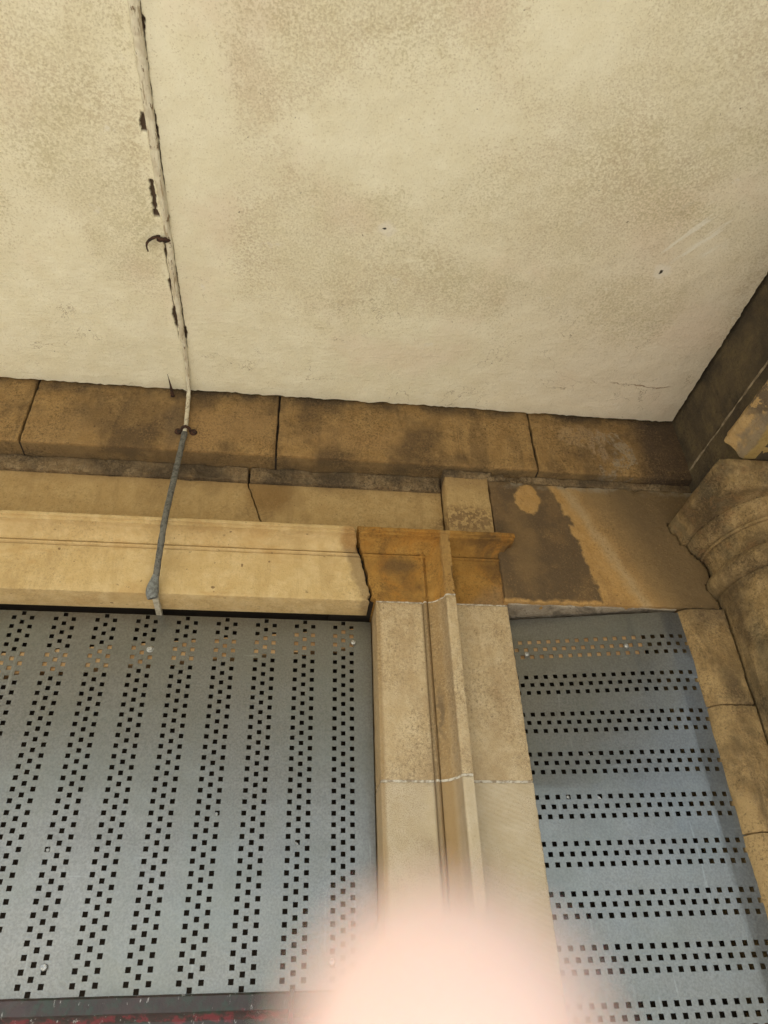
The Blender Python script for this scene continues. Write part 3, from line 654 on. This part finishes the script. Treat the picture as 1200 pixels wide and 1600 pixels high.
# ------------------------------------------------------------------ perforated security screens
PER, PIT, CS, HX = .114244, .02794, .02425, .0120
def screen(name, label, fmap, ulo, uhi, vlo, vhi, u0, v0, vert, screws, notch=None):
    """u across the stripes, v along them; holes: three columns per stripe, the middle one half a pitch off"""
    root = empty(name, fmap(*( (ulo+uhi)/2, vlo) if vert else (vlo, (ulo+uhi)/2), 0), label, 'security screen', 'perforated steel screens over the openings')
    h = HX/2
    cols = []
    n0 = int(math.floor((ulo-u0)/PER))-1; n1 = int(math.ceil((uhi-u0)/PER))+1
    for n in range(n0, n1+1):
        for k in range(3):
            c = u0+n*PER-k*CS
            if ulo < c-h and c+h < uhi and not (not vert and c > 1.0): cols.append((c, k == 1))
    us = sorted(set([ulo, uhi]+[round(c+s*h, 6) for c, _ in cols for s in (-1, 1)]))
    u_full = []
    for a, b in zip(us, us[1:]):
        u_full.append(a)
        if b-a > .02:
            m = int((b-a)/.012); u_full += [a+(b-a)*i/m for i in range(1, m)]
    u_full.append(us[-1])
    vs = [vlo, vhi]; hv = {False: set(), True: set()}
    k0 = int((vlo-v0)/PIT)-2; k1 = int((vhi-v0)/PIT)+2
    for k in range(k0, k1+1):
        for odd in (False, True):
            c = v0+k*PIT+(PIT/2 if odd else 0)
            if vlo < c-h and c+h < vhi: vs += [c-h, c+h]; hv[odd].add(round(c, 5))
    vs = sorted(set(round(q, 6) for q in vs))
    isu = {}
    for i, (a, b) in enumerate(zip(u_full, u_full[1:])):
        mid = (a+b)/2
        for c, odd in cols:
            if abs(mid-c) < h*.9: isu[i] = odd
    isv = {}
    for j, (a, b) in enumerate(zip(vs, vs[1:])):
        mid = (a+b)/2
        for odd in (False, True):
            if any(abs(mid-c) < h*.9 for c in hv[odd]): isv[j] = odd
    bm = bmesh.new(); V = {}
    def vt(i, j, s):
        if (i, j, s) not in V:
            p = (u_full[i], vs[j]) if vert else (vs[j], u_full[i])
            V[(i, j, s)] = bm.verts.new(fmap(p[0], p[1], .0013*s))
        return V[(i, j, s)]
    hole = lambda i, j: i < 0 or j < 0 or i >= len(u_full)-1 or j >= len(vs)-1 or (i in isu and j in isv and isu[i] == isv[j])
    for i in range(len(u_full)-1):
        for j in range(len(vs)-1):
            if hole(i, j): continue
            for s in (0, 1): bm.faces.new((vt(i, j, s), vt(i+1, j, s), vt(i+1, j+1, s), vt(i, j+1, s)))
            for (di, dj, a, b) in ((-1, 0, (i, j), (i, j+1)), (1, 0, (i+1, j), (i+1, j+1)), (0, -1, (i, j), (i+1, j)), (0, 1, (i, j+1), (i+1, j+1))):
                if hole(i+di, j+dj): bm.faces.new((vt(*a, 0), vt(*b, 0), vt(*b, 1), vt(*a, 1)))
    link('sheet', bm, M['metal'], root, 40)
    for (x, z, washer) in screws:
        c = Vector(fmap(x, z, 0)); bm = bmesh.new()
        pr = [(.0115, .0), (.0115, -.0018), (.0102, -.0022)] if washer else []
        pr = [(r*.85, y) for r, y in pr]; pr = pr+[(.0072, -.0022 if washer else .0), (.0078, -.005), (.0066, -.0072), (.004, -.0084), (.0035, -.0084), (.0030, -.0070)]
        rings = [[bm.verts.new(c+Vector((r*math.cos(a*math.pi/9), y-.0005, r*math.sin(a*math.pi/9)))) for a in range(18)] for r, y in pr]
        for a, b in zip(rings, rings[1:]):
            for i in range(18): bm.faces.new((a[i], a[(i+1) % 18], b[(i+1) % 18], b[i]))
        bm.faces.new(rings[-1]); bm.faces.new(rings[0]); link('screw', bm, M['bolt'], root, 30)
    return root
def mapL(x, z, d):
    return (x*math.cos(.00515), 2+x*.00515+d+.0025*noise.noise(Vector((x*2.2, z*2.2, 0)))-.0, z+E0)
topL = lambda x: 0
scrL = screen('perforated_screen', 'wide galvanised steel screen with vertical stripes of square holes below the yellow lintel',
       mapL, -1.45, .2455, .04, 1.0495, .186672, .916004, True, [(-.387, .940, True), (.192, .978, False), (-.499, .170, False), (.136, .168, False)])
def mapR(x, z, d):
    y = 1.9225-.0845*(x-.9)+d
    tp = min(1, max(0, (z-.55)/.45))
    y += tp*.028*max(0, (1.02-x))/.3                        # sheet sprung out of flat near the top
    y -= tp*tp*.10*max(0, x-1.03)
    y += .002*noise.noise(Vector((x*3, z*3, 5)))
    if x > 1.13: y += (x-1.13)*.10
    return (x, max(y, 1.8935+d), z+E0)
scrR = screen('perforated_screen', 'narrow galvanised steel screen with horizontal rows of square holes right of the pilaster',
       mapR, -.30, 1.058, .61, 1.215, .864359+CS*0, .693202, False, [(.705, .938, False), (.999, .950, False)])
# timber battens just behind the sheets, and pale bits drawn for the glints behind
def batten(label, P4, fmap, gap, t):
    bm = bmesh.new(); n = 24; R0 = []
    (xa, za), (xb_, zb_), (xc, zc), (xd, zd) = P4          # bottom left, bottom right, top right, top left
    for i in range(n+1):
        k = i/n; lo = (xa+(xb_-xa)*k, za+(zb_-za)*k); hi = (xd+(xc-xd)*k, zd+(zc-zd)*k)
        R0.append([bm.verts.new(fmap(*lo, gap)), bm.verts.new(fmap(*hi, gap)), bm.verts.new(fmap(*hi, gap+t)), bm.verts.new(fmap(*lo, gap+t))])
    for a, b in zip(R0, R0[1:]):
        for i in range(4): bm.faces.new((a[i], a[(i+1) % 4], b[(i+1) % 4], b[i]))
    bm.faces.new(R0[0]); bm.faces.new(R0[-1])
    return tag(link('timber_batten', bm, M['batten'], None), label, 'batten')
batten('tan timber batten showing through the top holes of the wide screen', [(-1.3, .795), (.24, .972), (.24, 1.034), (-1.3, .862)], mapL, .0065, .03)
batten('tan timber batten showing through the top holes of the narrow screen', [(.655, .90), (1.055, .915), (1.055, 1.01), (.655, 1.01)], mapR, .0075, .02)

def flake(x, z, fm, gap, sz, label, a):
    bm = bmesh.new(); c = Vector(fm(x, z, gap)); n = 5
    r = [(math.cos(a+k*1.257)*sz*(1 if k % 2 else .6), math.sin(a+k*1.257)*sz*(.7 if k % 2 else 1)) for k in range(n)]
    f = [bm.verts.new(c+Vector((p, q*.5, q))) for p, q in r]; b = [bm.verts.new(c+Vector((p, q*.5+.002, q))) for p, q in r]
    bm.faces.new(f); bm.faces.new(b)
    for k in range(n): bm.faces.new((f[k], f[(k+1) % n], b[(k+1) % n], b[k]))
    tag(link('glint_flake', bm, M['white'], None), label, 'flake', 'pale flakes drawn for glints behind the screens')  # white fragments stand in for glints in the holes
M['white'] = simple('white_flake', (.8, .8, .78), (.6, .6, .58), 60, .6)
flake(-.159, .497, mapL, .0075, .007, 'pale flake behind the middle of the wide screen', .3)
flake(-.548, .413, mapL, .0075, .006, 'pale flake behind the left side of the wide screen', 1.3)
flake(.045, .425, mapL, .0075, .006, 'pale flake behind the right side of the wide screen', 2.)
flake(.826, .637, mapR, .006, .009, 'largest bright flake behind the narrow screen', .8)
flake(.751, .524, mapR, .008, .006, 'small flake low behind the left of the narrow screen', .1)
flake(.833, .520, mapR, .008, .006, 'small flake just below the largest one behind the narrow screen', 1.9)

# ------------------------------------------------------------------ painted door frame under the wide screen
fr = empty('door_frame', (-.6, 1.96, 0), 'worn black painted door frame with a red edge under the wide screen', 'door frame')
def rail(a, b, seed):
    prof = [(1.972, .112), (1.948, .110), (1.945, .106), (1.945, .078), (1.952, .070), (1.957, .062), (1.957, -.02), (1.99, -.02), (1.99, .112)]
    bm = bmesh.new(); rows = []; n = max(2, int((b-a)/.02))
    for i in range(n+1):
        x = a+(b-a)*i/n
        rows.append([bm.verts.new(TZ(x, y+.0008*noise.noise(Vector((x*30, z*40, seed))), z+.001*noise.noise(Vector((x*25, z*9, seed))))) for y, z in prof])
    m = len(prof)
    for p, q in zip(rows, rows[1:]):
        for i in range(m): bm.faces.new((p[i], p[(i+1) % m], q[(i+1) % m], q[i]))
    bm.faces.new(rows[0]); bm.faces.new(rows[-1]); link('rail', bm, M['frame'], fr, 30)
rail(-1.6, .040, 1); rail(.050, .246, 5)
box('joint_strip', M['frame'], fr, (.0405, 1.941, E0-.02), (.0495, 1.985, E0+.114), .002)

# ------------------------------------------------------------------ cable
cb = empty('cable', (-.37, 1.84, EYE+1.8), 'conduit painted cream along the ceiling, then grey and bare down over the stone lintel', 'cable')
path = [(-.396, -1.2, 1.817), (-.394, .3, 1.817), (-.392, .69, 1.817), (-.390, .797, 1.817), (-.388, .916, 1.817), (-.386, 1.049, 1.817), (-.381, 1.16, 1.817), (-.379, 1.251, 1.817), (-.377, 1.402, 1.817), (-.373, 1.568, 1.817), (-.370, 1.69, 1.816), (-.3705, 1.80, 1.813), (-.3715, 1.842, 1.805), (-.3715, 1.848, 1.79)]
pts = resample(path, .010, .0012, 3.); bm = bmesh.new()
rad = [max(.0068, .0125-.0058*max(0, p.y-.8)/1.0)*(1+.10*noise.noise(Vector((p.y*14, 0, 1)))) for p in pts]
tube_bm(bm, [TZ(*p) for p in pts], rad, 14, (1.0, .75), wob=.3); link('painted_conduit', bm, M['pipe'], cb, 60)
# second painted wire beside it on the near stretch
bm = bmesh.new(); pp = resample([(-.385, -1.2, 1.815), (-.384, .6, 1.815), (-.383, .85, 1.814), (-.380, 1.08, 1.813), (-.3785, 1.24, 1.812)], .012, .0015, 9.)
tube_bm(bm, [TZ(*p) for p in pp], [.0058]*len(pp), 10, wob=.2); link('painted_wire', bm, M['pipe'], cb, 60)
pts = resample([(-.3715, 1.8485, 1.80), (-.367, 1.849, 1.72), (-.364, 1.849, 1.654), (-.367, 1.849, 1.566), (-.3695, 1.844, 1.483), (-.372, 1.838, 1.39), (-.374, 1.833, 1.32), (-.3745, 1.829, 1.27), (-.375, 1.836, 1.205), (-.3785, 1.858, 1.145), (-.381, 1.878, 1.11)], .010, .0005, 5.)
bm = bmesh.new(); tube_bm(bm, [TZ(*p) for p in pts[:17]], .0068, 12, wob=.1); link('cable_end', bm, M['pipe'], cb, 60)
bm = bmesh.new(); tube_bm(bm, [TZ(*p) for p in pts[16:]], [.0085+.0012*noise.noise(Vector((i*.4, 0, 0))) for i in range(len(pts)-16)], 12, (1.1, .8), wob=.1); link('grey_cable', bm, M['cableg'], cb, 60)
bm = bmesh.new(); bp = resample([(-.381, 1.875, 1.118), (-.3845, 1.882, 1.095), (-.386, 1.884, 1.072), (-.385, 1.886, 1.055), (-.382, 1.889, 1.044)], .004)
tube_bm(bm, [TZ(*p) for p in bp], [.0085+.0095*math.sin(math.pi*min(1, (i/(len(bp)-1))*.86+.0)**1.5) for i in range(len(bp))], 16, (1.0, .75)); link('sealing_boot', bm, M['boot'], cb, 60)
box('white_trunking', M['trunk'], cb, (-.386, 1.892, E0+1.049), (-.370, 2.04, E0+1.063), .0015)
# clamps: iron saddle on the beam, broken rusted clip on the ceiling
sdl = bpy.data.objects.new('saddle_clamp', None)
bm = bmesh.new()
for s in (-1, 1):
    m4 = Matrix.Translation(TZ(-.362+s*.024, 1.855, 1.642)) @ Matrix.Rotation(R_(90), 4, 'X'); r = bmesh.ops.create_cone(bm, cap_ends=True, segments=16, radius1=.0125, radius2=.010, depth=.006, matrix=m4)
tube_bm(bm, [TZ(-.362+.0145*math.cos(a), 1.858-.022*math.sin(a), 1.645+.002*math.sin(a)) for a in [math.pi*k/12 for k in range(13)]], .0048, 8, wob=.3)
link('saddle_clamp', bm, M['rust'], cb, 50)
bm = bmesh.new()
tube_bm(bm, [TZ(-.392+.014*math.cos(a), 1.262+.003*math.sin(3*a), 1.823-.020*math.sin(a)) for a in [math.pi*k/12 for k in range(13)]], [.006+.0025*random.random() for _ in range(13)], 8, wob=.6)
tube_bm(bm, [TZ(*p) for p in resample([(-.405, 1.262, 1.818), (-.418, 1.262, 1.812), (-.430, 1.268, 1.806), (-.437, 1.280, 1.800), (-.434, 1.296, 1.796)], .004)], [.007-.0003*i for i in range(15)][:len(resample([(-.405, 1.262, 1.818), (-.418, 1.262, 1.812), (-.430, 1.268, 1.806), (-.437, 1.280, 1.800), (-.434, 1.296, 1.796)], .004))], 8, (1, .5), wob=.5)
link('broken_clip', bm, M['rust'], cb, 60)
# iron spike at the ceiling edge
bm = bmesh.new(); sp = resample([(-.425, 1.862, 1.800), (-.4245, 1.842, 1.797), (-.428, 1.80, 1.801), (-.433, 1.765, 1.806)], .006)
tube_bm(bm, [TZ(*p) for p in sp], [max(.0008, .0075*(1-i/(len(sp)-1))) for i in range(len(sp))], 8, (1, .6), wob=.3)
tag(link('iron_spike', bm, M['rust'], None, 60), 'small dark iron spike sticking out of the stone joint left of the cable', 'spike')

# ------------------------------------------------------------------ the photographer's hand, a fingertip in front of the lens
def mat_skin():
    g = G('skin'); f = g.noise(300, 3, .6); c = g.mix(g.step(g.noise(60, 3), .4, .6), (.82, .58, .46), (.77, .46, .38))
    g.b.inputs['Subsurface Weight'].default_value = .35; g.b.inputs['Subsurface Radius'].default_value = (.012, .004, .0025)
    g.b.inputs['Subsurface Scale'].default_value = .5
    return g.done(c, .45, g.bump(f, .0006))
M['skin'] = mat_skin()
def hand():
    A = lambda x, y, d: Vector((0, 0, E0))+r2*x+u2*y+fwd*d       # right, up, forward of the phone
    tip = A(*TIP)
    V, Ed, Rr = [], [], []
    def add(p, r, par=None):
        V.append(tuple(p)); Rr.append(r)
        if par is not None: Ed.append((par, len(V)-1))
        return len(V)-1
    wr = add(A(.055, -.235, .030), .026)
    fa = add(A(.085, -.33, -.02), .031, wr); fb = add(A(.12, -.45, -.10), .038, fa)
    pm = add(A(.040, -.185, .040), .026, wr)
    def finger(base, pts, rs):
        p = base
        for q, r in zip(pts, rs): p = add(A(*q), r, p)
    x, y, d = TIP
    finger(pm, [(.014, -.128, .052), (.008, -.100, .062), (.0065, -.078, .058), (.0045, -.058, .046), (x+.0008, y-.014, d+.0045), (x, y, d)], [.0125, .0095, .0090, .0086, .0082, .0075])
    finger(pm, [(.034, -.130, .062), (.034, -.100, .080), (.036, -.078, .074), (.038, -.068, .055), (.038, -.072, .040)], [.0125, .0095, .0088, .0082, .0070])
    finger(pm, [(.054, -.138, .064), (.056, -.112, .083), (.058, -.092, .077), (.060, -.082, .058), (.060, -.086, .044)], [.0120, .0092, .0085, .0078, .0068])
    finger(pm, [(.072, -.152, .058), (.078, -.130, .072), (.080, -.114, .068), (.081, -.106, .054), (.080, -.108, .044)], [.0110, .0080, .0074, .0068, .0060])
    finger(pm, [(.018, -.175, .020), (.002, -.150, .006), (-.004, -.128, .0), (-.004, -.108, .002)], [.015, .0110, .0098, .0085])
    me = bpy.data.meshes.new('person'); me.from_pydata(V, Ed, []); o = bpy.data.objects.new('person', me); COL.objects.link(o)
    md = o.modifiers.new('skin', 'SKIN'); md.use_smooth_shade = True
    for i, v in enumerate(me.skin_vertices[0].data): v.radius = (Rr[i]*1.0, Rr[i]*1.0); v.use_root = (i == 0)
    sb = o.modifiers.new('sub', 'SUBSURF'); sb.levels = 2; sb.render_levels = 3
    me.materials.append(M['skin']); return o
TIP = (.0022, -.0158, .0290)
hd = hand(); tag(hd, 'blurred pale fingertip of a hand reaching up in front of the lens', 'person')
